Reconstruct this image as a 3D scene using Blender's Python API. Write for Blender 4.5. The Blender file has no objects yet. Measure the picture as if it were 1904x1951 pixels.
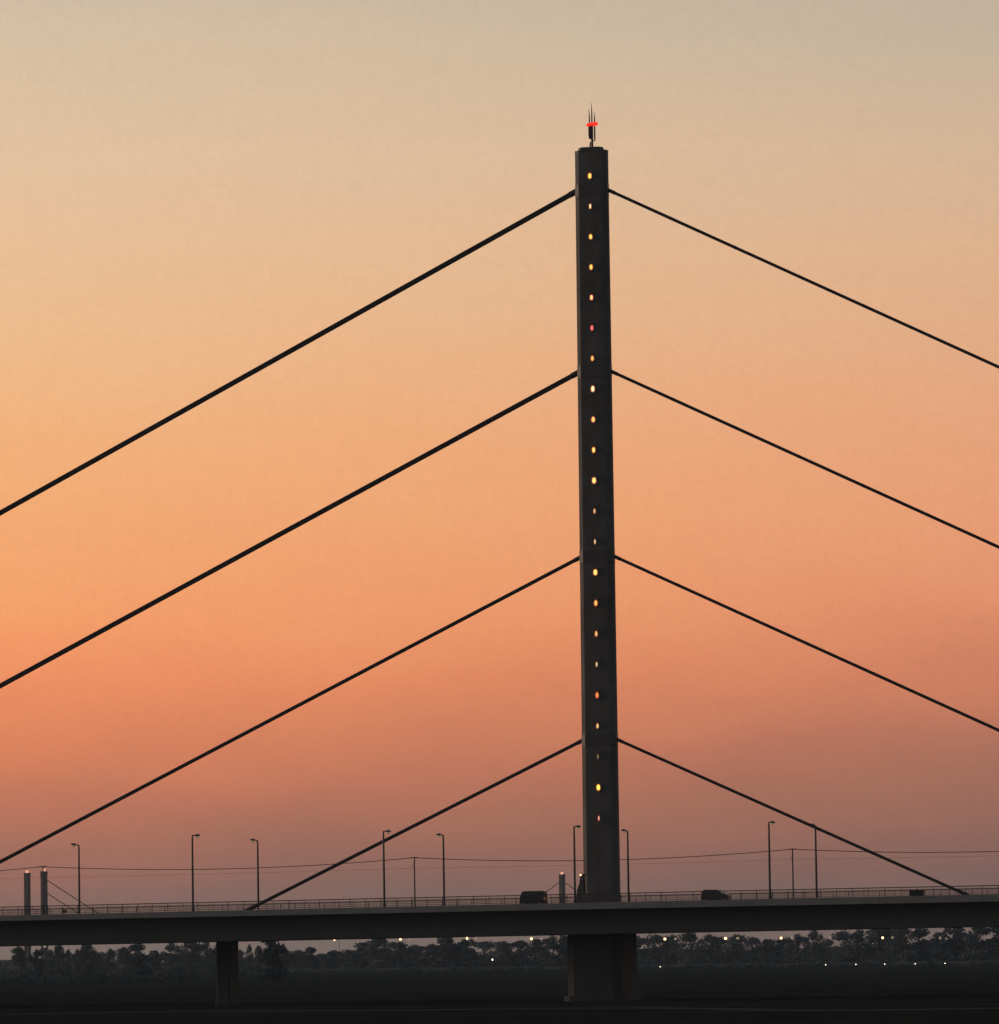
import bpy, math, random
from mathutils import Vector, Matrix
random.seed(7)
R = math.radians
scene = bpy.context.scene
col = scene.collection

# ------------------------------------------------------------------ camera
# long lens from a high bank, 750 m off, 15 degrees off the bridge's normal
PW, PH = 1904.0, 1951.0            # survey grid the sightings were read on
DIST, TH, FPX = 750.0, R(15), 11325.0
CAM = Vector((DIST*math.sin(TH), -DIST*math.cos(TH), 6.0))
RT = Vector((0.96121013, 0.27551228, -0.01296385))
UP = Vector((0.03285854, -0.06771707, 0.99716333))
FW = Vector((-0.27385287, 0.95890948, 0.07414327))

def at(px, py, Y):
    d = RT*(px-PW/2) + UP*(PH/2-py) + FW*FPX
    return CAM + d*((Y-CAM.y)/d.y)

S = 3181/1904.0
def ats(sx, sy, Y):                 # same, from full-size sightings
    return at(sx/S, sy/S, Y)

cam = bpy.data.cameras.new('camera')
cam.sensor_width = 36; cam.lens = 36*FPX/PH
cam.clip_start = 1; cam.clip_end = 40000
co = bpy.data.objects.new('camera', cam); col.objects.link(co)
m = Matrix((RT, UP, -FW)).transposed().to_4x4(); m.translation = CAM
co.matrix_world = m
scene.camera = co

# ------------------------------------------------------------------ helpers
class MB:
    def __init__(s): s.v=[]; s.f=[]; s.mi=[]
    def poly(s, pts, mi=0):
        n=len(s.v); s.v += [tuple(p) for p in pts]; s.f.append(tuple(range(n, n+len(pts)))); s.mi.append(mi)
    def rings(s, rings, caps=True, mi=0):
        n=len(s.v); k=len(rings[0])
        for r in rings: s.v += [tuple(p) for p in r]
        for i in range(len(rings)-1):
            for j in range(k):
                a=n+i*k+j; b=n+i*k+(j+1)%k
                s.f.append((a,b,b+k,a+k)); s.mi.append(mi)
        if caps:
            s.f.append(tuple(n+j for j in reversed(range(k)))); s.mi.append(mi)
            e=n+(len(rings)-1)*k
            s.f.append(tuple(e+j for j in range(k))); s.mi.append(mi)
    def box(s, c, d, mi=0):
        x,y,z=c; a,b,h=d[0]/2,d[1]/2,d[2]/2
        q=[(x-a,y-b),(x+a,y-b),(x+a,y+b),(x-a,y+b)]
        s.rings([[(p[0],p[1],z-h) for p in q],[(p[0],p[1],z+h) for p in q]], mi=mi)
    def path(s, pts, rad, n=8, mi=0):
        pts=[Vector(p) for p in pts]
        if not isinstance(rad,(list,tuple)): rad=[rad]*len(pts)
        t0=(pts[1]-pts[0]).normalized()
        u=t0.cross(Vector((0,0,1)))
        if u.length<1e-3: u=Vector((1,0,0))
        u.normalize(); rg=[]
        for i,p in enumerate(pts):
            t=(pts[min(i+1,len(pts)-1)]-pts[max(i-1,0)]).normalized()
            u=(u-t*u.dot(t)).normalized(); w=t.cross(u)
            rg.append([p+(u*math.cos(2*math.pi*j/n)+w*math.sin(2*math.pi*j/n))*rad[i] for j in range(n)])
        s.rings(rg, mi=mi)
    def lathe(s, c, prof, n=16, mi=0, sx=1, sy=1):
        s.rings([[(c[0]+r*sx*math.cos(2*math.pi*j/n), c[1]+r*sy*math.sin(2*math.pi*j/n), c[2]+z) for j in range(n)] for r,z in prof], mi=mi)
    def build(s, name, mats, parent=None, smooth=False):
        me=bpy.data.meshes.new(name); me.from_pydata(s.v,[],s.f)
        for mt in (mats if isinstance(mats,(list,tuple)) else [mats]): me.materials.append(mt)
        me.polygons.foreach_set('material_index', s.mi)
        if smooth: me.polygons.foreach_set('use_smooth',[True]*len(s.f))
        me.update()
        o=bpy.data.objects.new(name,me); col.objects.link(o)
        if parent: o.parent=parent
        return o

def tag(o, label=None, cat=None, group=None, kind=None):
    for k,v in (('label',label),('category',cat),('group',group),('kind',kind)):
        if v: o[k]=v
    return o
def thing(name, loc, label, cat, group=None, rz=0):
    o=bpy.data.objects.new(name,None); o.location=loc; o.rotation_euler=(0,0,rz); col.objects.link(o)
    o.empty_display_size=.5
    return tag(o,label,cat,group)
def dup(root, loc, label=None, scale=None, rz=None):
    r=root.copy(); col.objects.link(r); r.location=loc
    if label: r['label']=label
    if scale: r.scale=scale
    if rz is not None: r.rotation_euler=(0,0,rz)
    for ch in list(root.children):
        c=ch.copy(); col.objects.link(c); c.parent=r
        for g in list(ch.children):
            d=g.copy(); col.objects.link(d); d.parent=c
    return r

def mat(name, c1, c2=None, rough=.7, scale=1.0, stretch=(1,1,1), metal=0, bump=0, spec=.3):
    mt=bpy.data.materials.new(name); mt.use_nodes=True
    nt=mt.node_tree; N=nt.nodes; L=nt.links; b=N['Principled BSDF']
    b.inputs['Roughness'].default_value=rough; b.inputs['Metallic'].default_value=metal
    b.inputs['Specular IOR Level'].default_value=spec
    if c2 is None: c2=tuple(x*.7 for x in c1)
    tc=N.new('ShaderNodeTexCoord'); mp=N.new('ShaderNodeMapping'); mp.inputs['Scale'].default_value=stretch
    ns=N.new('ShaderNodeTexNoise'); ns.inputs['Scale'].default_value=scale; ns.inputs['Detail'].default_value=6; ns.inputs['Roughness'].default_value=.65
    rp=N.new('ShaderNodeValToRGB'); rp.color_ramp.elements[0].position=.32; rp.color_ramp.elements[1].position=.7
    rp.color_ramp.elements[0].color=(*c1,1); rp.color_ramp.elements[1].color=(*c2,1)
    L.new(tc.outputs['Object'],mp.inputs['Vector']); L.new(mp.outputs['Vector'],ns.inputs['Vector'])
    L.new(ns.outputs['Fac'],rp.inputs['Fac']); L.new(rp.outputs['Color'],b.inputs['Base Color'])
    if bump:
        bp=N.new('ShaderNodeBump'); bp.inputs['Strength'].default_value=bump; bp.inputs['Distance'].default_value=.05
        L.new(ns.outputs['Fac'],bp.inputs['Height']); L.new(bp.outputs['Normal'],b.inputs['Normal'])
    return mt
def glow(name, c, s, base=(.1,.08,.06)):
    mt=bpy.data.materials.new(name); mt.use_nodes=True; b=mt.node_tree.nodes['Principled BSDF']
    b.inputs['Base Color'].default_value=(*base,1); b.inputs['Emission Color'].default_value=(*c,1); b.inputs['Emission Strength'].default_value=s
    b.inputs['Roughness'].default_value=.4
    return mt

M=dict(
 pylon=mat('pylon_painted_steel',(.088,.076,.068),(.145,.14,.13),.8,.42,(1,1,.35),bump=.1,spec=.08),
 cap=mat('pylon_cap_steel',(.085,.072,.068),(.06,.052,.05),.5,1.2),
 cable=mat('cable_black',(.022,.017,.018),(.034,.026,.026),.55,2.0),
 concrete=mat('edge_concrete',(.30,.29,.265),(.22,.215,.2),.85,.7,(.4,1,1),bump=.2),
 girder=mat('girder_steel',(.15,.155,.155),(.115,.125,.125),.6,.35,(.3,1,1.5)),
 soffit=mat('soffit_steel',(.10,.10,.10),(.07,.07,.07),.7,.4),
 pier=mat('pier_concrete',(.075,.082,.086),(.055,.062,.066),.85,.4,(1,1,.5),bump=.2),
 asphalt=mat('asphalt',(.05,.05,.05),(.04,.04,.042),.9,3.0),
 rail=mat('railing_steel',(.06,.055,.05),(.045,.04,.04),.6,4.0),
 pole=mat('lamp_pole_steel',(.05,.048,.046),(.035,.034,.034),.5,3.0),
 head=mat('lamp_head_steel',(.06,.055,.05),(.04,.04,.04),.45,5.0),
 lens=glow('lamp_lens',(.95,.62,.36),.16,(.5,.45,.38)),
 wire=mat('wire_copper',(.03,.026,.025),(.02,.018,.018),.6,3.0),
 frame=mat('window_frame',(.17,.13,.105),(.13,.10,.085),.5,6.0),
 red=glow('red_beacon',(1,.02,.012),1.7,(.4,.01,.01)),
 panel=mat('antenna_panel',(.06,.04,.04),(.035,.028,.03),.5,5.0),
 whip=mat('antenna_whip',(.05,.045,.04),(.035,.03,.03),.5,5.0),
 car1=mat('car_paint_brown',(.035,.022,.02),(.03,.02,.018),.3,2.0,spec=.5),
 car2=mat('car_paint_grey',(.05,.043,.04),(.04,.035,.034),.3,2.0,spec=.5),
 glass=mat('car_glass',(.02,.02,.022),(.015,.015,.016),.1,1.0,spec=.5),
 rubber=mat('rubber',(.02,.02,.02),(.015,.015,.015),.8,9.0),
 rim=mat('wheel_rim',(.3,.3,.3),(.2,.2,.2),.35,9.0,metal=.8),
 amber=glow('car_lamp',(1,.3,.1),.3,(.3,.1,.05)),
 cabinet=mat('cabinet_steel',(.06,.05,.046),(.045,.04,.037),.6,2.0),
 signface=mat('sign_face',(.34,.29,.25),(.28,.24,.2),.6,3.0),
 signback=mat('sign_post',(.05,.035,.03),(.04,.03,.025),.6,3.0),
 bark=mat('bark',(.05,.04,.03),(.03,.025,.02),.9,2.0,bump=.3),
 grass=mat('meadow_grass',(.013,.016,.011),(.036,.038,.024),1.0,.05,(.35,1,1),spec=0),
 gravel=mat('path_gravel',(.085,.08,.07),(.06,.056,.05),1.0,.8,spec=0),
 wall=mat('quay_concrete',(.17,.175,.175),(.12,.125,.125),.9,.15,(.3,1,1)),
 fbridge=mat('far_bridge_steel',(.075,.05,.045),(.06,.042,.038),.8,.2,spec=.05),
 fglow=glow('far_beacon',(1,.42,.25),1.1),
 plamp=glow('park_lamp_glow',(1,.6,.3),3.2),
 pdim=glow('park_lamp_dim',(1,.75,.5),.25,(.2,.18,.16)),
 blight=glow('promenade_glow',(1,.86,.6),7),
 wallglow=glow('wall_lamp_glow',(1,.6,.28),2.2),
)
def leafmat(name,a,b):
    mt=mat(name,a,b,.95,.5,spec=.05)
    return mt
M['leaf1']=leafmat('foliage_dark',(.075,.098,.094),(.115,.135,.13))
M['leaf2']=leafmat('foliage_olive',(.09,.106,.102),(.13,.146,.138))
M['leaf3']=leafmat('foliage_blue',(.046,.068,.076),(.07,.095,.104))

# ------------------------------------------------------------------ sky
w=bpy.data.worlds.new('World'); scene.world=w; w.use_nodes=True
nt=w.node_tree; N=nt.nodes; L=nt.links; N.clear()
out=N.new('ShaderNodeOutputWorld'); bg=N.new('ShaderNodeBackground'); L.new(bg.outputs[0],out.inputs[0])
tc=N.new('ShaderNodeTexCoord'); nm=N.new('ShaderNodeVectorMath'); nm.operation='NORMALIZE'; L.new(tc.outputs['Generated'],nm.inputs[0])
sp=N.new('ShaderNodeSeparateXYZ'); L.new(nm.outputs[0],sp.inputs[0])
def dot(v):
    d=N.new('ShaderNodeVectorMath'); d.operation='DOT_PRODUCT'; d.inputs[1].default_value=v; L.new(nm.outputs[0],d.inputs[0]); return d.outputs['Value']
def mrange(src,a,b,smooth=False,c=0,d=1):
    r=N.new('ShaderNodeMapRange'); r.inputs['From Min'].default_value=a; r.inputs['From Max'].default_value=b
    r.inputs['To Min'].default_value=c; r.inputs['To Max'].default_value=d
    if smooth: r.interpolation_type='SMOOTHSTEP'
    L.new(src,r.inputs['Value']); return r.outputs['Result']
def lin(c): return tuple(((x/255)/12.92 if x<=10 else ((x/255+.055)/1.055)**2.4) for x in c)
def ramp(src,stops):
    r=N.new('ShaderNodeValToRGB'); e=r.color_ramp.elements
    stops=sorted(stops,key=lambda q:q[0])
    while len(e)<len(stops): e.new(.5)
    for i,(p,c) in enumerate(stops):
        e[i].position=p
    for i,(p,c) in enumerate(stops):
        e[i].position=p; e[i].color=(*c,1)
    L.new(src,r.inputs['Fac']); return r.outputs['Color']
def mix(f,a,b):
    x=N.new('ShaderNodeMix'); x.data_type='RGBA'; L.new(f,x.inputs['Factor']); L.new(a,x.inputs['A']); L.new(b,x.inputs['B']); return x.outputs['Result']
Z0,Z1=-.01,.17
def el(y): return ((1815-y)/FPX-Z0)/(Z1-Z0)
LEFT=[(1850,(122,104,93)),(1790,(128,107,95)),(1720,(140,101,86)),(1660,(158,105,88)),(1580,(178,112,89)),(1500,(202,121,89)),(1420,(226,132,91)),(1300,(246,148,98)),(1200,(251,160,103)),(1090,(250,168,109)),(850,(246,179,122)),(610,(240,190,143)),(300,(229,196,160)),(70,(216,192,165)),(0,(211,190,165))]
RIGHT=[(1850,(116,100,90)),(1790,(118,97,87)),(1700,(126,93,82)),(1580,(150,102,87)),(1450,(174,112,90)),(1300,(208,127,95)),(1150,(228,145,107)),(1000,(233,157,116)),(770,(230,167,127)),(500,(222,178,141)),(300,(212,181,151)),(90,(199,179,156)),(0,(193,176,156))]
tz=mrange(sp.outputs['Z'],Z0,Z1)
# faint uneven veil of thin cloud
ns=N.new('ShaderNodeTexNoise'); ns.inputs['Scale'].default_value=480; ns.inputs['Detail'].default_value=3; ns.inputs['Distortion'].default_value=1.6
L.new(nm.outputs[0],ns.inputs['Vector'])
ns2=N.new('ShaderNodeTexNoise'); ns2.inputs['Scale'].default_value=22; ns2.inputs['Detail'].default_value=3
st=N.new('ShaderNodeVectorMath'); st.operation='MULTIPLY'; st.inputs[1].default_value=(1,1,3.5); L.new(nm.outputs[0],st.inputs[0]); L.new(st.outputs[0],ns2.inputs['Vector'])
wob=N.new('ShaderNodeMath'); wob.operation='MULTIPLY_ADD'; L.new(mrange(ns2.outputs['Fac'],.2,.8,c=-.018,d=.018),wob.inputs[0]); wob.inputs[1].default_value=1; L.new(tz,wob.inputs[2])
cl=ramp(wob.outputs[0],[(el(y),lin(c)) for y,c in LEFT])
cr=ramp(wob.outputs[0],[(el(y),lin(c)) for y,c in RIGHT])
front=mix(mrange(dot((0.9613,0.2755,0)),-.09,.09),cl,cr)
hi=ramp(mrange(sp.outputs['Z'],.16,1),[(0,lin((200,183,160))),(.15,lin((150,150,150))),(.45,lin((92,104,122))),(1,lin((60,74,98)))])
front=mix(mrange(sp.outputs['Z'],.168,.22,True),front,hi)
back=ramp(mrange(sp.outputs['Z'],-.05,1),[(0,lin((96,90,86))),(.15,lin((122,113,107))),(.4,lin((108,112,118))),(1,lin((70,82,102)))])
sky=mix(mrange(dot((-.2746,.9616,0)),.80,-.25,True),front,back)
var=N.new('ShaderNodeMath'); var.operation='ADD'; L.new(mrange(ns.outputs['Fac'],.25,.75,c=.985,d=1.04),var.inputs[0]); var.inputs[1].default_value=0
sc=N.new('ShaderNodeVectorMath'); sc.operation='SCALE'; L.new(sky,sc.inputs[0]); L.new(var.outputs[0],sc.inputs['Scale'])
L.new(sc.outputs[0],bg.inputs['Color']); bg.inputs['Strength'].default_value=1.0

sun=bpy.data.lights.new('sun','SUN'); sun.energy=2.0; sun.angle=R(10); sun.color=(1,.72,.52)
so=bpy.data.objects.new('sun',sun); col.objects.link(so)
az=R(90+15.9+78); d=Vector((math.cos(az)*math.cos(R(2.5)),math.sin(az)*math.cos(R(2.5)),math.sin(R(2.5))))
so.rotation_euler=d.to_track_quat('Z','Y').to_euler()

# ------------------------------------------------------------------ haze
g=MB(); g.box((0,4250,58.5),(18400,10700,119)); hz=g.build('haze',M['glass'])
hm=bpy.data.materials.new('haze_air'); hm.use_nodes=True; hn=hm.node_tree; hn.nodes.clear()
ho=hn.nodes.new('ShaderNodeOutputMaterial'); hv=hn.nodes.new('ShaderNodeVolumePrincipled')
hv.inputs['Color'].default_value=(.62,.82,1,1); hv.inputs['Density'].default_value=3.8e-5; hv.inputs['Anisotropy'].default_value=.35
hn.links.new(hv.outputs[0],ho.inputs['Volume']); hz.data.materials[0]=hm; tag(hz,kind='stuff')

# ------------------------------------------------------------------ ground
g=MB(); g.poly([(-9000,-1000,0),(9000,-1000,0),(9000,9000,0),(-9000,9000,0)])
tag(g.build('ground',M['grass']),kind='structure')

g=MB(); n=40
def bend(t): return -115+26*math.sin(t*5.1)+9*math.sin(t*13)
pts=[at(-200+2300*i/n,1880,-115) for i in range(n+1)]
for i in range(n):
    a,b=pts[i],pts[i+1]; ya,yb=bend(i/n),bend((i+1)/n)
    g.poly([(a.x,ya-6,.01),(b.x,yb-6,.01),(b.x,yb+6,.01),(a.x,ya+6,.01)])
tag(g.build('path',M['gravel']),kind='structure')
# ------------------------------------------------------------------ bridge
def T(x): return 12.15+.0055*x-1.2e-5*x*x      # kerb-side top of the edge beam
def B(x): return 11.34+.0042*x-9e-6*x*x        # its underside
def G(x): return 8.33+.0055*x-6e-6*x*x         # underside of the box girder
bridge=thing('cable_stayed_bridge',(0,0,0),'dark cable-stayed bridge with one slim pylon and a fan of eight cables','bridge')
XS=[-300+10*i for i in range(61)]
def prof(name,mt,pts,parent,label=None):
    """sweep a cross-section (list of y,z functions) along the deck"""
    g=MB(); g.rings([[(x,y,f(x)) for y,f in pts] for x in XS]); o=g.build(name,mt,parent)
    if label: o['label']=label
    return o
deck=prof('deck',M['asphalt'],[(-14,lambda x:T(x)-.5),(14,lambda x:T(x)-.5),(14,lambda x:T(x)-.15),(-14,lambda x:T(x)-.15)],bridge)
for sgn in (-1,1):
    y0,y1=sgn*17.0,sgn*14.0
    a=[(y0,B),(y0,T),(y1,T),(y1,lambda x:T(x)-.62)]
    prof('edge_beam',M['concrete'],a if sgn>0 else a[::-1],bridge,'pale concrete edge beam under the railing')
prof('box_girder',M['girder'],[(-12.2,lambda x:B(x)+.05),(-11.8,G),(11.8,G),(12.2,lambda x:B(x)+.05)],bridge,'deep dark steel girder below the deck')
# railings
for sgn in (-1,1):
    y=sgn*16.7; g=MB(); xs=[-280+2*i for i in range(281)]
    for h,r in ((1.06,.06),(.12,.03)):
        g.path([(x,y,T(x)+h) for x in xs[::4]],r,6)
    for h in (.34,.55,.78):
        g.path([(x,y,T(x)+h) for x in xs[::4]],.016,4)
    for x in xs: g.box((x,y,T(x)+.52),(.06,.06,1.08))
    k=-130.0
    while k<110:
        g.box((k,y,T(k)+.58),(.014,.02,.92)); k+=.16
    g.build('railing',M['rail'],bridge)
# piers
def pier(x,hx,hy,zt,name='pier',label=None,flare=.0):
    g=MB(); c=min(hx,hy)*.3
    def oct_(s,z): 
        a,b=hx*s,hy*s
        return [(x-a+c,-b,z),(x+a-c,-b,z),(x+a,-b+c,z),(x+a,b-c,z),(x+a-c,b,z),(x-a+c,b,z),(x-a,b-c,z),(x-a,-b+c,z)]
    g.rings([oct_(1.12,-.5),oct_(1.12,.6),oct_(1,.62),oct_(1,zt)])
    o=g.build(name,M['pier'],bridge)
    if label: o['label']=label
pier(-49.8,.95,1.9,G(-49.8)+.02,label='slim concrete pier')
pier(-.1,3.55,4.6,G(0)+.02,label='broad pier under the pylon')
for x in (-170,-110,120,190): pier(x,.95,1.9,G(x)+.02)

# pylon
ZT=107.3
def sec(z,k=0.0):
    t=(z-12)/(108-12); a=2.28-.2*t+k; b=1.05-.05*t+k; c=.62
    return [(-a+c,-b,z),(a-c,-b,z),(a,-b+c,z),(a,b-c,z),(a-c,b,z),(-a+c,b,z),(-a,b-c,z),(-a,-b+c,z)]
g=MB()
zs=[11.5+i*(ZT-11.5)/24 for i in range(25)]
rg=[]
for i,z in enumerate(zs):
    rg.append(sec(z))
    if 0<i<24: rg += [sec(z+.002,-.02),sec(z+.05,-.02),sec(z+.052)]   # shop joints
g.rings(rg)
pylon=g.build('pylon',M['pylon'],bridge,False); pylon['label']='slim tapering steel pylon with a column of lit windows'
g=MB(); g.rings([sec(ZT,.025),sec(ZT+.32,.025)]); g.rings([[(x*.78-.05,y*.9,ZT+.322) for x,y,z in sec(ZT)],[(x*.74-.05,y*.88,ZT+.72) for x,y,z in sec(ZT)]])
g.build('cap',M['cap'],pylon)
for z0,mL,mR,_,_ in ((103.55,.49,.49,0,0),(80.43,.48,.48,0,0),(56.95,.47,.47,0,0),(33.79,.46,.46,0,0)):
    zc=z0-1.05; g=MB(); g.rings([sec(zc-.85,.012),sec(zc-.8,.03),sec(zc+.8,.03),sec(zc+.85,.012)]); g.build('anchor_collar',M['cap'],pylon)
# base: plinth and stepped side housing
g=MB(); g.box((-.1,-.15,12.55),(4.64,2.5,1.3)); g.box((-.1,-.15,13.24),(4.58,2.3,.08))
g.rings([[(x,y,11.6) for x,y in ((-3.25,-.8),(-2.2,-.8),(-2.2,.8),(-3.25,.8))],[(x,y,13.9) for x,y in ((-3.05,-.8),(-2.2,-.8),(-2.2,.8),(-3.05,.8))],[(x,y,14.75) for x,y in ((-2.75,-.75),(-2.2,-.75),(-2.2,.75),(-2.75,.75))],[(x,y,15.9) for x,y in ((-2.62,-.6),(-2.2,-.6),(-2.2,.6),(-2.62,.6))]])
g.build('plinth',M['pylon'],pylon)
g=MB(); g.lathe((-2.52,-.66,15.62),[(.02,0),(.2,.05),(.26,.18),(.2,.3),(.02,.36)],12,mi=0)
g.lathe((-2.52,-.9,15.66),[(.02,0),(.12,.04),(.15,.13),(.1,.22),(.02,.25)],12,mi=1)
g.build('wall_lamp',[M['head'],M['wallglow']],pylon)
# windows: oval lit panes inside splayed steel surrounds
Yc=(1,.62,.13); Pl=(1,.82,.42); Or=(1,.42,.10); Rd=(1,.2,.12); Wh=(1,.85,.66)
WIN=[(.54,.82,Yc,2.2,0),(.34,.74,Pl,1.5,0),(.5,.76,Yc,2.0,1),(.5,.78,Yc,1.9,0),(.48,.76,(1,.55,.14),1.9,0),(.42,.78,Rd,1.5,0),(.46,.76,(1,.5,.12),1.6,0),
     (.54,.88,Pl,2.0,0),(.54,.82,(1,.5,.07),2.1,1),(.5,.82,Yc,2.0,0),(.6,.86,(1,.62,.1),2.6,0),(.34,.74,(1,.62,.3),1.0,0),(.28,.72,Pl,1.0,0),(.6,.84,(1,.66,.15),2.4,0),
     (.5,.86,(1,.5,.12),1.6,1),(.4,.82,(1,.58,.2),1.3,1),(.32,.74,Pl,.9,0),(.46,.86,(1,.3,.08),1.5,1),(.36,.76,(1,.7,.25),1.2,1),(.2,.72,(.8,.66,.3),.42,0),(.54,.86,(1,.78,.1),2.6,0),(.28,.72,(1,.42,.3),1.1,0)]
for i,(ww,hh,c,s_,kind) in enumerate(WIN):
    z=104.29-i*(104.29-22.87)/21; t=(z-12)/96; yb=-(1.05-.05*t)
    def oval(a,b,y,n=18):
        q=[]
        for j in range(n):
            th=2*math.pi*j/n; cx,cz=math.cos(th),math.sin(th)
            cx=math.copysign(abs(cx)**.8,cx); cz=math.copysign(abs(cz)**.8,cz)
            if kind: cx*=1-.28*max(cz,0)+.05
            q.append((a*cx,y,z+b*cz))
        return q
    a,b=ww/2*.9,hh/2*.92
    g=MB(); g.poly(oval(a,b,yb-.03),mi=1); g.poly(oval(a*.62,b*.72,yb-.034),mi=2)
    g.rings([oval(a,b,yb-.031),oval(a+.09,b+.1,yb-.16),oval(a+.15,b+.16,yb-.16),oval(a+.17,b+.18,yb+.01)],caps=False,mi=0)
    # little rain hood above the opening
    g.rings([[(-a-.16,yb-.02,z+b+.17),(a+.16,yb-.02,z+b+.17),(a+.16,yb-.02,z+b+.22),(-a-.16,yb-.02,z+b+.22)],[(-a-.14,yb-.26,z+b+.12),(a+.14,yb-.26,z+b+.12),(a+.14,yb-.26,z+b+.15),(-a-.14,yb-.26,z+b+.15)]])
    wn=g.build('window',[M['frame'],glow('window_rim_glow',(c[0],c[1]*.45,c[2]*.4+(.12 if i in (4,5,8,10) else 0)),s_*.45,(.3,.2,.1)),glow('window_glow',c,s_*.85,(.3,.25,.2))],pylon)
    lab={5:'window glowing red',19:'narrow window barely lit',20:'bright yellow window',21:'narrow reddish pink window'}.get(i)
    if lab: wn['label']=lab

# stay cables: each a bundle of locked-coil ropes
CB=[(103.55,.4904,.4923,.31,.20),(80.43,.4822,.4830,.30,.20),(56.95,.4731,.4722,.225,.195),(33.79,.4631,.4547,.21,.185)]
names=['topmost','second','third','lowest']
for k,(z0,mL,mR,rL,rR) in enumerate(CB):
    for sgn,mm,r in ((-1,mL,rL),(1,mR,rR)):
        x1=2.0; x2=(z0-12.0)/(mm+.0055*sgn)
        p1=Vector((sgn*x1,0,z0-mm*x1)); p2=Vector((sgn*x2,0,z0-mm*x2))
        dr=(p2-p1).normalized(); up=Vector((0,1,0)).cross(dr); up.normalize()
        g=MB(); rr=r*.52
        for uu in (-1,1):
            for vv in (-1,1):
                o=up*(uu*(r-rr))+Vector((0,1,0))*(vv*(r-rr))
                g.path([p1+o,p1.lerp(p2,.33)+o,p1.lerp(p2,.66)+o,p2+o],rr,8)
        # clamps every 9 m, anchor sleeves at both ends
        n=int((p2-p1).length/9)
        for i in range(1,n): 
            q=p1.lerp(p2,i/n); g.path([q-dr*.18,q+dr*.18],r*1.06,8)
        g.path([p1-dr*.5,p1+dr*1.1],r*1.25,10)
        g.path([p2-dr*1.8,p2+dr*.4],r*1.3,10)
        o=g.build('stay_cable',M['cable'],bridge); o['label']=f'{names[k]} stay cable on the {"left" if sgn<0 else "right"} of the pylon'
# cable anchor boxes on the median
for z0,mL,mR,_,_ in CB:
    pass

# ------------------------------------------------------------------ antenna mast on the pylon
am=thing('antenna_mast',(.1,0,ZT+.72),'short antenna mast with a red beacon ring and three whips on the pylon top','antenna')
g=MB(); g.path([(0,0,-.02),(0,0,3.0)],.15,10); g.path([(-.28,.0,-.02),(-.22,0,.75)],.09,8); g.build('mast_column',M['whip'],am)
for x,y,ww,h0,h1 in ((-.2,-.12,.42,1.1,2.75),(.34,.06,.14,.85,2.75)):
    g=MB(); g.rings([[(x+sx*ww/2*.55,y+sy*.1,h0) for sx,sy in ((-1,-1),(1,-1),(1,1),(-1,1))],[(x+sx*ww/2,y+sy*.13,h0+.35) for sx,sy in ((-1,-1),(1,-1),(1,1),(-1,1))],[(x+sx*ww/2,y+sy*.13,h1) for sx,sy in ((-1,-1),(1,-1),(1,1),(-1,1))]])
    g.path([(x,y,h0+.1),(0,0,h0-.1)],.05,6); g.build('panel_antenna',M['panel'],am)
g=MB()
n=20; ring=[(.02+.62*math.cos(2*math.pi*j/n),.4*math.sin(2*math.pi*j/n),2.98+.05*math.cos(2*math.pi*j/n)) for j in range(n+1)]
g.path(ring,.18,8); g.lathe((.52,-.22,2.74),[(.03,0),(.26,.07),(.33,.25),(.27,.44),(.03,.54)],12)
g.build('beacon',M['red'],am,True)
for x,h in ((-.32,5.0),(.0,5.75),(.36,4.5)):
    g=MB(); g.path([(x,0,3.0),(x,0,3.0+(h-3)*.5),(x-.04,0,h)],[.10,.075,.02],6); g.build('whip_antenna',M['whip'],am)

# ------------------------------------------------------------------ street lamps on the deck
def lamp(loc,rz,label,group):
    t=thing('street_lamp',loc,label,'street lamp',group,rz)
    g=MB(); g.lathe((0,0,0),[(.2,0),(.2,.5),(.155,.52),(.145,4.5),(.115,9.2)],10); g.build('pole',M['pole'],t,False)
    g=MB(); g.path([(0,0,9.1),(0,.08,9.41),(0,.6,9.46),(0,1.5,9.47)],[.11,.1,.075,.065],8); g.build('arm',M['pole'],t)
    g=MB(); pr=[(1.25,.09,9.42,.06),(1.5,.24,9.44,.15),(1.9,.32,9.46,.2),(2.35,.29,9.47,.17),(2.6,.1,9.46,.06)]
    g.rings([[(a*math.cos(q),y,z+(h if math.sin(q)>0 else h*.55)*math.sin(q)) for q in [2*math.pi*j/12 for j in range(12)]] for y,a,z,h in pr])
    hd=g.build('lamp_head',M['head'],t,True)
    g=MB(); g.rings([[(a*math.cos(q),1.93+a*1.55*math.sin(q),z) for q in [2*math.pi*j/14 for j in range(14)]] for a,z in ((.27,9.40),(.27,9.30),(.22,9.20),(.12,9.14))])
    g.build('lens',M['lens'],hd)
    return t
L0=lamp((0.0,0,0),0,'x','street lamps along the near kerb')
near=[(-49.5,'leftmost of the four lamps on the near kerb, arm reaching back over the road'),(-24.3,'near kerb street lamp crossed by the lowest left cable'),(0.36,'near kerb street lamp standing just left of the pylon'),(25.1,'near kerb street lamp under the lowest right cable, arm reaching back'),(-99,0),(-74.3,0),(50,0)]
placed=0
for x,lb in near[:4]+[(-74.3,'near kerb street lamp at the far left edge of the deck')]:
    if x<-60: continue
    p=(x,-14.3,T(x)-.03)
    sc_=({-49.5:21.45,-24.3:21.52,.36:21.65,25.1:21.71}[x]-p[2])/9.5
    if not placed: L0.location=p; L0['label']=lb; placed=1; L0.scale=(1,1,sc_)
    else: dup(L0,p,lb,scale=(1,1,sc_))
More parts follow.
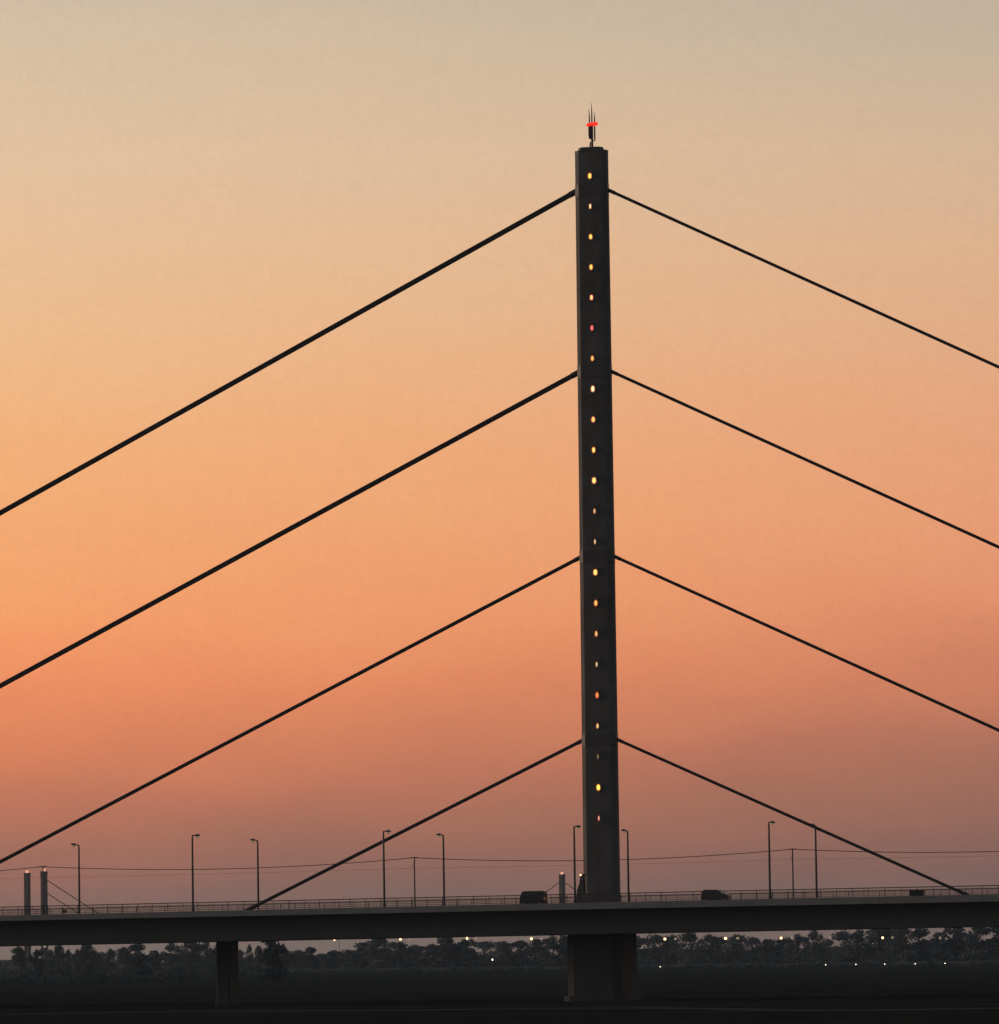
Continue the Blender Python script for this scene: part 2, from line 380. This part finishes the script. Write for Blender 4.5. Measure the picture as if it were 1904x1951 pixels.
far=[(-75.1,'far kerb street lamp furthest left, pale lens under a drooping head'),(-50.3,'far kerb street lamp where the lowest left cable meets the deck'),(-25.0,'far kerb street lamp right of a wire mast, pale lens'),(-.33,'far kerb street lamp standing just right of the pylon'),(24.38,'far kerb street lamp whose head touches the lowest right cable')]
F0=None
for x,lb in far:
    p=(x,14.3,T(x)-.22)
    if F0 is None:
        F0=dup(L0,p,lb,rz=math.pi,scale=(1,1,(21.08-p[2])/9.5)); F0['group']='street lamps along the far kerb'
    else: dup(F0,p,lb,scale=(1,1,({-50.3:21.25,-25.0:21.48,-.33:21.58,24.38:21.84}[x]-p[2])/9.5))

# ------------------------------------------------------------------ tram wire masts and wires
MX=[(-126,17.6),(-76.4,18.18),(-25.9,18.49),(23.7,18.72),(73.5,18.95)]
m0=None
for x,zt in MX:
    if not -80<x<60: continue
    lb={-76.4:'slim wire mast beside the leftmost distant pylon',-25.9:'slim tram wire mast with small cross arm left of the pylon',23.7:'slim tram wire mast between two lamps right of the pylon'}[x]
    p=(x,4.2,T(x)-.16); h=zt-p[2]
    if m0 is None:
        m0=thing('wire_mast',p,lb,'mast','masts carrying the tram wire')
        g=MB(); g.lathe((0,0,0),[(.16,0),(.16,.3),(.11,.32),(.085,6.25)],10); g.build('pole',M['pole'],m0)
        g=MB(); g.path([(-.55,0,6.2),(.45,0,6.22)],.045,6); g.path([(0,0,5.0),(0,-1.2,5.15)],.03,6); g.path([(0,0,5.6),(0,-1.2,5.15)],.02,6); g.build('bracket',M['pole'],m0)
        h0=6.25; m0.scale=(1,1,h/h0)
    else: dup(m0,p,lb,scale=(1,1,h/h0))
tw=thing('tram_wire',(0,0,0),'thin overhead tram wire sagging between slim masts above the deck','wire')
g=MB(); g2=MB()
for (xa,za),(xb,zb) in zip(MX[:-1],MX[1:]):
    ps=[]; qs=[]
    for i in range(17):
        t=i/16; x=xa+(xb-xa)*t; z=za+(zb-za)*t-.08; ps.append((x,4.2,z-.85*4*t*(1-t))); qs.append((x,3.0,T(x)+5.05-.1*4*t*(1-t)))
    g.path(ps,.046,5); g2.path(qs,.011,5)
g.build('messenger_wire',M['wire'],tw); g2.build('contact_wire',M['wire'],tw)

# ------------------------------------------------------------------ vehicles, cabinet, sign on the deck
def car(name,label,cat,loc,prof,width,paint,wins,Lh,rz=0):
    t=thing(name,loc,label,cat,None,rz)
    hw=width/2
    g=MB(); n=len(prof)
    def side(k,inset): return [(x,k*(hw-inset*(1 if z<prof_w else 1)-max(0,z-prof_w)*.16),z) for x,z in prof]
    prof_w=.85
    a=[(x,-(hw-max(0,z-prof_w)*.16),z) for x,z in prof]; b=[(x,(hw-max(0,z-prof_w)*.16),z) for x,z in prof]
    g.rings([[(x*.985,y+.07,z*.985+.01) for x,y,z in a],a,b,[(x*.985,y-.07,z*.985+.01) for x,y,z in b]])
    body=g.build('body',paint,t)
    for k in (-1,1):
        for w_ in wins:
            g=MB(); g.poly([(x,k*(hw+.004-max(0,z-prof_w)*.16),z) for x,z in (w_ if k<0 else w_[::-1])]); g.build('side_window',M['glass'],t)
    for x in (-Lh*.31,Lh*.31):
        for k in (-1,1):
            g=MB(); g.rings([[(x+.31*math.cos(q),k*(hw-.2),.31+.31*math.sin(q)) for q in [2*math.pi*j/18 for j in range(18)]],[(x+.31*math.cos(q),k*(hw+.012),.31+.31*math.sin(q)) for q in [2*math.pi*j/18 for j in range(18)]]])
            wh=g.build('wheel',M['rubber'],t)
            g=MB(); g.rings([[(x+.19*math.cos(q),k*(hw+.0),.31+.19*math.sin(q)) for q in [2*math.pi*j/14 for j in range(14)]],[(x+.17*math.cos(q),k*(hw+.025),.31+.17*math.sin(q)) for q in [2*math.pi*j/14 for j in range(14)]]]); g.build('rim',M['rim'],wh)
    for k in (-1,1):
        g=MB(); g.box((Lh/2-.03,k*(hw-.22),.72),(.08,.3,.16)); g.build('headlight',M['signface'],t)
        g=MB(); g.box((-Lh/2+.03,k*(hw-.14),.85),(.08,.14,.3)); g.build('tail_light',M['amber'],t)
    return t
def roady(x): return T(x)-.15
Lh=3.2
car('small_van','tall boxy dark van whose roof rises above the railing left of the pylon','van',(-6.45,-9,roady(-6.4)),
    [(-1.6,.25),(-1.6,1.0),(-1.56,1.72),(-1.42,1.82),(1.15,1.80),(1.35,1.68),(1.52,1.0),(1.6,.8),(1.6,.25)],1.55,M['car1'],
    [[(-1.35,1.05),(-.45,1.05),(-.45,1.58),(-1.35,1.58)],[(-.35,1.05),(.45,1.05),(.45,1.58),(-.35,1.58)],[(.55,1.05),(1.38,1.05),(1.22,1.56),(.55,1.58)]],Lh,math.pi)
Lh=3.5
car('compact_car','low dark compact car behind the railing right of the pylon','car',(17.0,-9,roady(17)),
    [(-1.75,.25),(-1.75,.95),(-1.62,1.36),(-1.3,1.5),(.35,1.49),(.95,1.02),(1.62,.85),(1.75,.65),(1.75,.25)],1.6,M['car2'],
    [[(-1.45,.98),(-.55,.98),(-.55,1.36),(-1.3,1.36)],[(-.46,.98),(.72,.98),(.3,1.38),(-.46,1.37)]],Lh)
t=thing('control_cabinet',(43.7,-15.4,T(43.7)),'low dark cabinet on the near footway close to the right edge','cabinet')
g=MB(); g.box((0,0,.32),(1.75,.7,.58)); g.box((0,0,.015),(1.65,.62,.05)); g.box((0,0,.635),(1.85,.78,.05)); g.build('body',M['cabinet'],t)
for x in (-.43,.43):
    g=MB(); g.box((x,-.362,.32),(.8,.02,.48)); dd=g.build('door',M['cabinet'],t); g=MB(); g.box((x-.28*(1 if x>0 else -1),-.38,.34),(.03,.03,.12)); g.build('handle',M['rail'],dd)
t=thing('round_sign',(-66.1,-16.2,T(-66)),'small round sign on a stubby post between distant pylon and first lamp','sign')
g=MB(); g.box((-.12,0,.42),(.14,.1,.86)); g.build('post',M['signback'],t)
g=MB(); n=18
g.rings([[(.2+.25*math.cos(2*math.pi*j/n),.05,.35+.2*math.sin(2*math.pi*j/n)) for j in range(n)],[(.2+.25*math.cos(2*math.pi*j/n),-.06,.35+.2*math.sin(2*math.pi*j/n)) for j in range(n)]]); ds=g.build('disc',M['signback'],t)
g=MB(); g.poly([(.2+.17*math.cos(2*math.pi*j/n),-.064,.35+.13*math.sin(2*math.pi*j/n)) for j in range(n)]); g.build('face',M['signface'],ds)

# ------------------------------------------------------------------ far bridge downstream
fb=thing('distant_bridge',(0,0,0),'distant bridge of slender masts with thin slanting cables, far behind the deck','bridge')
PA=at(84,1657,2700); PC=at(52,1660,2760); PB=at(1071,1663,3230)
axis=(PB-PA); axis.z=0; axis.normalize(); nrm=Vector((-axis.y,axis.x,0))
for P,wd in ((PA,1.35),(PC,1.2),(PB,1.45)):
    g=MB(); z=P.z-1.0
    q=[(-1,-1),(1,-1),(1,1),(-1,1)]
    g.rings([[(P.x+axis.x*a*wd*s+nrm.x*b*1.6,P.y+axis.y*a*wd*s+nrm.y*b*1.6,h) for a,b in q] for h,s in ((-.5,1.15),(24,1.1),(z-1.6,1.0),(z-1.5,1.18),(z,1.18))])
    py=g.build('mast',M['fbridge'],fb)
    g=MB(); g.lathe((P.x,P.y,z),[(.3,0),(.95,.1),(1.0,1.0),(.5,1.5),(.1,1.6)],10); g.build('beacon',M['fglow'],py)
def fcable(P,z1,sl,sgn,run):
    g=MB(); a=Vector((P.x,P.y,z1)); b=a+axis*(sgn*run); b.z=z1-sl*run; g.path([a,b],.27,6); g.build('stay_cable',M['fbridge'],fb)
for P in (PA,PB):
    top=P.z
    for dz,r in ((5.2,78),(13.2,58)):
        for sgn in (-1,1):
            if P is PB and dz>6: continue
            if P is PA and sgn<0: continue
            fcable(P,top-dz,.41,sgn,min(r,(top-dz-24)/.41))
g=MB(); a=PA-axis*320; b=PB+axis*420
g.rings([[(p.x+nrm.x*y,p.y+nrm.y*y,z) for y,z in ((-13,22),(13,22),(13,24),(-13,24))] for p in (a,b)])
g.build('deck',M['fbridge'],fb)

# ------------------------------------------------------------------ trees
def crown_mesh(seed,hh,ww,n,leaf,low=.12):
    """leaf clumps scattered in uneven lobes; unit: metres, base at z=0"""
    rnd=random.Random(seed); g=MB(); lobes=[]
    for k in range(11):
        a=rnd.uniform(0,2*math.pi); zz=rnd.uniform(low,.86); rad=math.sin(math.pi*min(1,max(.12,(zz*.86+.08))))*ww*.36
        lobes.append((Vector((rad*math.cos(a)*rnd.uniform(.5,1),rad*math.sin(a)*rnd.uniform(.5,1),zz*hh)),ww*rnd.uniform(.16,.28),hh*rnd.uniform(.08,.16)))
    lobes.append((Vector((0,0,hh*.84)),ww*.16,hh*.14)); lobes.append((Vector((0,0,hh*.45)),ww*.3,hh*.3))
    for k in range(7):
        a=2*math.pi*k/7+rnd.uniform(-.3,.3); lobes.append((Vector((ww*.3*math.cos(a),ww*.3*math.sin(a),hh*rnd.uniform(.05,.22))),ww*.2,hh*.12))
    for i in range(n):
        c,rx,rz=rnd.choice(lobes)
        v=Vector((rnd.gauss(0,1),rnd.gauss(0,1),rnd.gauss(0,1))).normalized()*rnd.uniform(.45,1.05)
        p=c+Vector((v.x*rx,v.y*rx,v.z*rz))
        if p.z<.2: p.z=.2+rnd.random()*.5
        u=Vector((rnd.gauss(0,1),rnd.gauss(0,1),rnd.gauss(0,1))).normalized(); w_=u.orthogonal().normalized(); q=u.cross(w_)
        s1=leaf*rnd.uniform(.55,1.25); s2=s1*rnd.uniform(.45,.9)
        g.poly([p-w_*s1,p-q*s2+w_*s1*.2,p+w_*s1,p+q*s2-w_*s1*.15])
    return g
def trunk_mesh(seed,hh):
    rnd=random.Random(seed); g=MB()
    g.path([(0,0,-.2),(.1,0,hh*.3),(0,.1,hh*.62),(.05,0,hh*.85)],[hh*.026,hh*.02,hh*.012,hh*.004],8)
    for k in range(6):
        a=rnd.uniform(0,6.28); z=hh*rnd.uniform(.28,.6); r=hh*rnd.uniform(.15,.26)
        g.path([(0,0,z),(r*.5*math.cos(a),r*.5*math.sin(a),z+r*.5),(r*math.cos(a),r*math.sin(a),z+r*.9)],[hh*.01,hh*.007,hh*.003],5)
    return g
PROT=[]
for k in range(7):
    hh,ww=10.0,[8.5,9.5,7.0,10.5,8.0,6.0,11.0][k]
    t=thing('tree',(0,0,0),'x','tree')
    trunk_mesh(40+k,hh).build('trunk',M['bark'],t)
    crown_mesh(90+k,hh,ww,3400,.36).build('crown',[M['leaf1'],M['leaf2'],M['leaf3']][k%3],t)
    PROT.append((t,ww)); t['used']=0
trnd=random.Random(5)
def tree(sx,top,wpx,Y,label,group,k=None):
    p=ats(sx,top,Y); dist=(p-CAM).length; wid=wpx/S*dist/FPX
    k=trnd.randrange(7) if k is None else k
    t,ww=PROT[k]
    h=max(2.5,p.z)
    sc=(wid/ww,wid/ww,h/10.0*1.02)
    rz=trnd.uniform(0,6.28)
    if not t['used']:
        t['used']=1; r=t; r.location=(p.x,p.y,0); r.scale=sc; r.rotation_euler=(0,0,rz); r['label']=label
    else: r=dup(t,(p.x,p.y,0),label,scale=sc,rz=rz)
    if group: r['group']=group
    elif 'group' in r: del r['group']
gl='trees under the deck left of the slim pier'; ll='dusky leafy tree in the row seen under the deck left of the slim pier'
for sx,top,w_,Y in [(60,3010,70,900),(118,3020,52,960),(160,3021,60,1000),(190,3002,46,880),(217,3019,26,760),(246,3019,40,1050),(282,2994,60,900),(310,3034,60,1100),(350,3018,48,1000),(395,3012,70,1150),(440,3000,90,1200),(497,3024,50,1300),(545,2998,80,1250),(600,2990,90,1300),(655,2996,90,1350),(700,2996,70,1350)]:
    tree(sx,top,w_,Y,ll,gl)
tree(868,2968,92,560,'dense blackish tree standing close behind the deck just right of the slim pier',None,k=2)
gm='trees under the deck between the two piers'; lm='grey-green leafy tree in the row seen under the deck between slim pier and pylon pier'
for sx,top,w_,Y in [(765,3020,50,1300),(795,3003,26,1200),(822,3008,34,1200),(910,3020,70,1500),(950,3022,80,1500),(985,3014,70,1450),(1020,3034,70,1600),(1065,3024,70,1600),(1110,3021,80,1500),(1160,2998,90,1450),(1215,2982,110,1400),(1275,2996,90,1500),(1320,3006,90,1600),(1375,3003,90,1600),(1425,2978,100,1450),(1480,2988,90,1500),(1540,2994,110,1600),(1600,2994,120,1650),(1660,2993,100,1650),(1710,2988,90,1500),(1760,2976,100,1450),(1800,2978,80,1450)]:
    tree(sx,top,w_,Y,lm,gm)
gr='trees under the deck right of the pylon pier'; lr='grey-green leafy tree in the row seen under the deck right of the pylon pier'
for sx,top,w_,Y in [(2030,2976,80,1450),(2085,2972,100,1500),(2140,2974,100,1500),(2200,2964,110,1400),(2255,2972,90,1500),(2300,2980,90,1600),(2345,2972,90,1500),(2395,2980,80,1600),(2440,2988,80,1700),(2490,2983,90,1600),(2540,2972,90,1500),(2590,2958,90,1400),(2640,2986,70,1600),(2685,2960,100,1450),(2735,2958,100,1450),(2800,2944,130,1400),(2870,2946,130,1450),(2925,2952,90,1450),(2985,2966,80,1600),(3050,2944,110,1450),(3110,2938,120,1400),(3180,2938,130,1400)]:
    tree(sx,top,w_,Y,lr,gr)
for t,_ in PROT:
    if not t['used']:
        for c in list(t.children): bpy.data.objects.remove(c)
        bpy.data.objects.remove(t)
    else: del t['used']
for o in bpy.data.objects:
    if 'used' in o: del o['used']
# the wood behind them, one low mass
g=MB(); rnd=random.Random(3)
for i in range(26000):
    x=rnd.uniform(-1180,-150); y=2050+rnd.uniform(-25,25)
    h=6.2+1.6*math.sin(x*.045)+1.2*math.sin(x*.017+2)+.9*math.sin(x*.13)
    p=Vector((x,y,h*math.sqrt(rnd.random())))
    u=Vector((rnd.gauss(0,1),rnd.gauss(0,1),rnd.gauss(0,1))).normalized(); w_=u.orthogonal().normalized(); q=u.cross(w_); s1=rnd.uniform(.6,1.4)
    g.poly([p-w_*s1,p-q*s1*.7,p+w_*s1,p+q*s1*.7])
tag(g.build('distant_wood',M['leaf2']),'low dark distant wood closing the view under the bridge','wood',kind='stuff')

# scrub along the foot of the trees
g=MB(); rnd=random.Random(11)
def scrub(x0,x1,Y,h,n,big):
    a=at(x0,1850,Y); b=at(x1,1850,Y)
    for i in range(n):
        t=rnd.random(); x=a.x+(b.x-a.x)*t; hh=h*(.7+.25*math.sin(x*.31)+.2*math.sin(x*.83+1))
        p=Vector((x,Y+rnd.uniform(-4,4),hh*rnd.random()**.8))
        u=Vector((rnd.gauss(0,1),rnd.gauss(0,1),rnd.gauss(0,1))).normalized(); w_=u.orthogonal().normalized(); q=u.cross(w_); s1=big*rnd.uniform(.5,1.3)
        g.poly([p-w_*s1,p-q*s1*.6,p+w_*s1,p+q*s1*.7])
scrub(-20,470,700,2.6,9000,.4); scrub(440,1960,1240,1.6,16000,.5)
tag(g.build('scrub',M['leaf1']),'dark low scrub growing along the foot of the trees','scrub',kind='stuff')

# ------------------------------------------------------------------ quay wall and lamps under the deck
a=at(880/S-20,1834,1330); b=at(1904+60,1834,1330)
g=MB(); g.rings([[(p.x,p.y+dy,z) for dy,z in ((-.4,-.5),(.4,-.5),(.4,1.25),(-.4,1.25))] for p in (a,a.lerp(b,.25),a.lerp(b,.5),a.lerp(b,.75),b)])
t=thing('embankment_wall',(0,0,0),'long low grey embankment wall in front of the trees','wall'); g.build('wall_body',M['wall'],t)
g=MB(); g.rings([[(p.x,p.y+dy,z) for dy,z in ((-.5,1.252),(.5,1.252),(.5,1.42),(-.5,1.42))] for p in (a,b)]); g.build('coping',M['wall'],t)

pk=None
ORD=['first','second','third','fourth','fifth','sixth','seventh','eighth']
PL=[(1065,2990,29),(1275,2989,30),(1487,2987,28),(1692,2988,31),(2117,2989,33),(2310,2987,38),(2487,2986,33),(2810,2985,30)]
for i,(sx,sy,gap) in enumerate(PL):
    p=ats(sx,sy,1250); h=p.z
    lb=f'twin-headed park lamp under the deck, {ORD[i]} bright one from the left'
    if pk is None:
        pk=thing('park_lamp',(p.x,p.y,0),lb,'street lamp','twin-headed park lamps seen under the deck')
        g=MB(); g.path([(1.7,0,0),(1.7,0,10.6)],[.1,.06],6); g.path([(0,0,10.5),(1.7,0,10.75),(3.4,0,10.5)],.05,5); g.build('pole',M['pole'],pk)
        for x,mt in ((0,M['plamp']),(3.4,M['pdim'])):
            g=MB(); g.lathe((x,0,10.0),[(.05,-.1),(.3,.0),(.42,.25),(.42,.42),(.3,.68),(.05,.8)],10); g.build('lantern',mt,pk,True)
        pk0=h; pk.scale=(1,1,h/10.35)
    else:
        dup(pk,(p.x,p.y,0),lb,scale=(gap/30,1,h/10.35))
# two lamps that are off, and the small ones along the promenade
for sx,sy,lb in ((2642,2985,'unlit park lamp under the deck between two bright ones on the right'),(2993,2985,'unlit park lamp under the deck nearest the right edge'),(905,2990,'unlit park lamp under the deck just right of the dark tree'),(143,3012,'dim park lamp under the deck near the left edge')):
    p=ats(sx,sy,1250 if sx>500 else 900)
    t=thing('park_lamp',(p.x,p.y,0),lb,'street lamp')
    g=MB(); g.path([(0,0,0),(0,0,p.z-.3)],[.1,.06],6); g.build('pole',M['pole'],t)
    g=MB(); g.lathe((0,0,p.z-.4),[(.05,-.1),(.3,.0),(.42,.25),(.42,.42),(.3,.68),(.05,.8)],10); g.build('lantern',M['pdim'],t,True)
bl=None
for i,(sx,sy,Y,lb) in enumerate([(1568,3055,1290,'single bright low light in front of the embankment wall left of the pylon pier'),(2102,3079,1130,'low promenade light just right of the pylon pier'),(2629,3082,1130,'low promenade light, leftmost of five at lower right'),(2725,3081,1130,'low promenade light, second of five at lower right'),(2817,3080,1130,'low promenade light, middle of five at lower right'),(2914,3080,1130,'low promenade light, fourth of five at lower right'),(3009,3079,1130,'low promenade light, rightmost of five at lower right')]):
    p=ats(sx,sy,Y)
    if bl is None:
        bl=thing('bollard_light',(p.x,p.y,0),lb,'light','low lights along the promenade'); bh=p.z
        g=MB(); g.path([(0,0,0),(0,0,p.z-.2)],.09,6); g.build('post',M['pole'],bl)
        g=MB(); g.lathe((0,0,p.z-.2),[(.04,0),(.16,.05),(.2,.25),(.16,.42),(.03,.5)],10); g.build('lantern',M['blight'],bl,True)
    else: dup(bl,(p.x,p.y,0),lb,scale=(.8,.8,max(.3,p.z/bh)))

# ------------------------------------------------------------------ render settings
scene.render.engine='CYCLES'
scene.view_settings.view_transform='Standard'; scene.view_settings.look='None'
scene.view_settings.exposure=0; scene.view_settings.gamma=1
scene.cycles.max_bounces=5; scene.cycles.diffuse_bounces=2; scene.cycles.glossy_bounces=2; scene.cycles.volume_bounces=0
scene.cycles.use_denoising=True
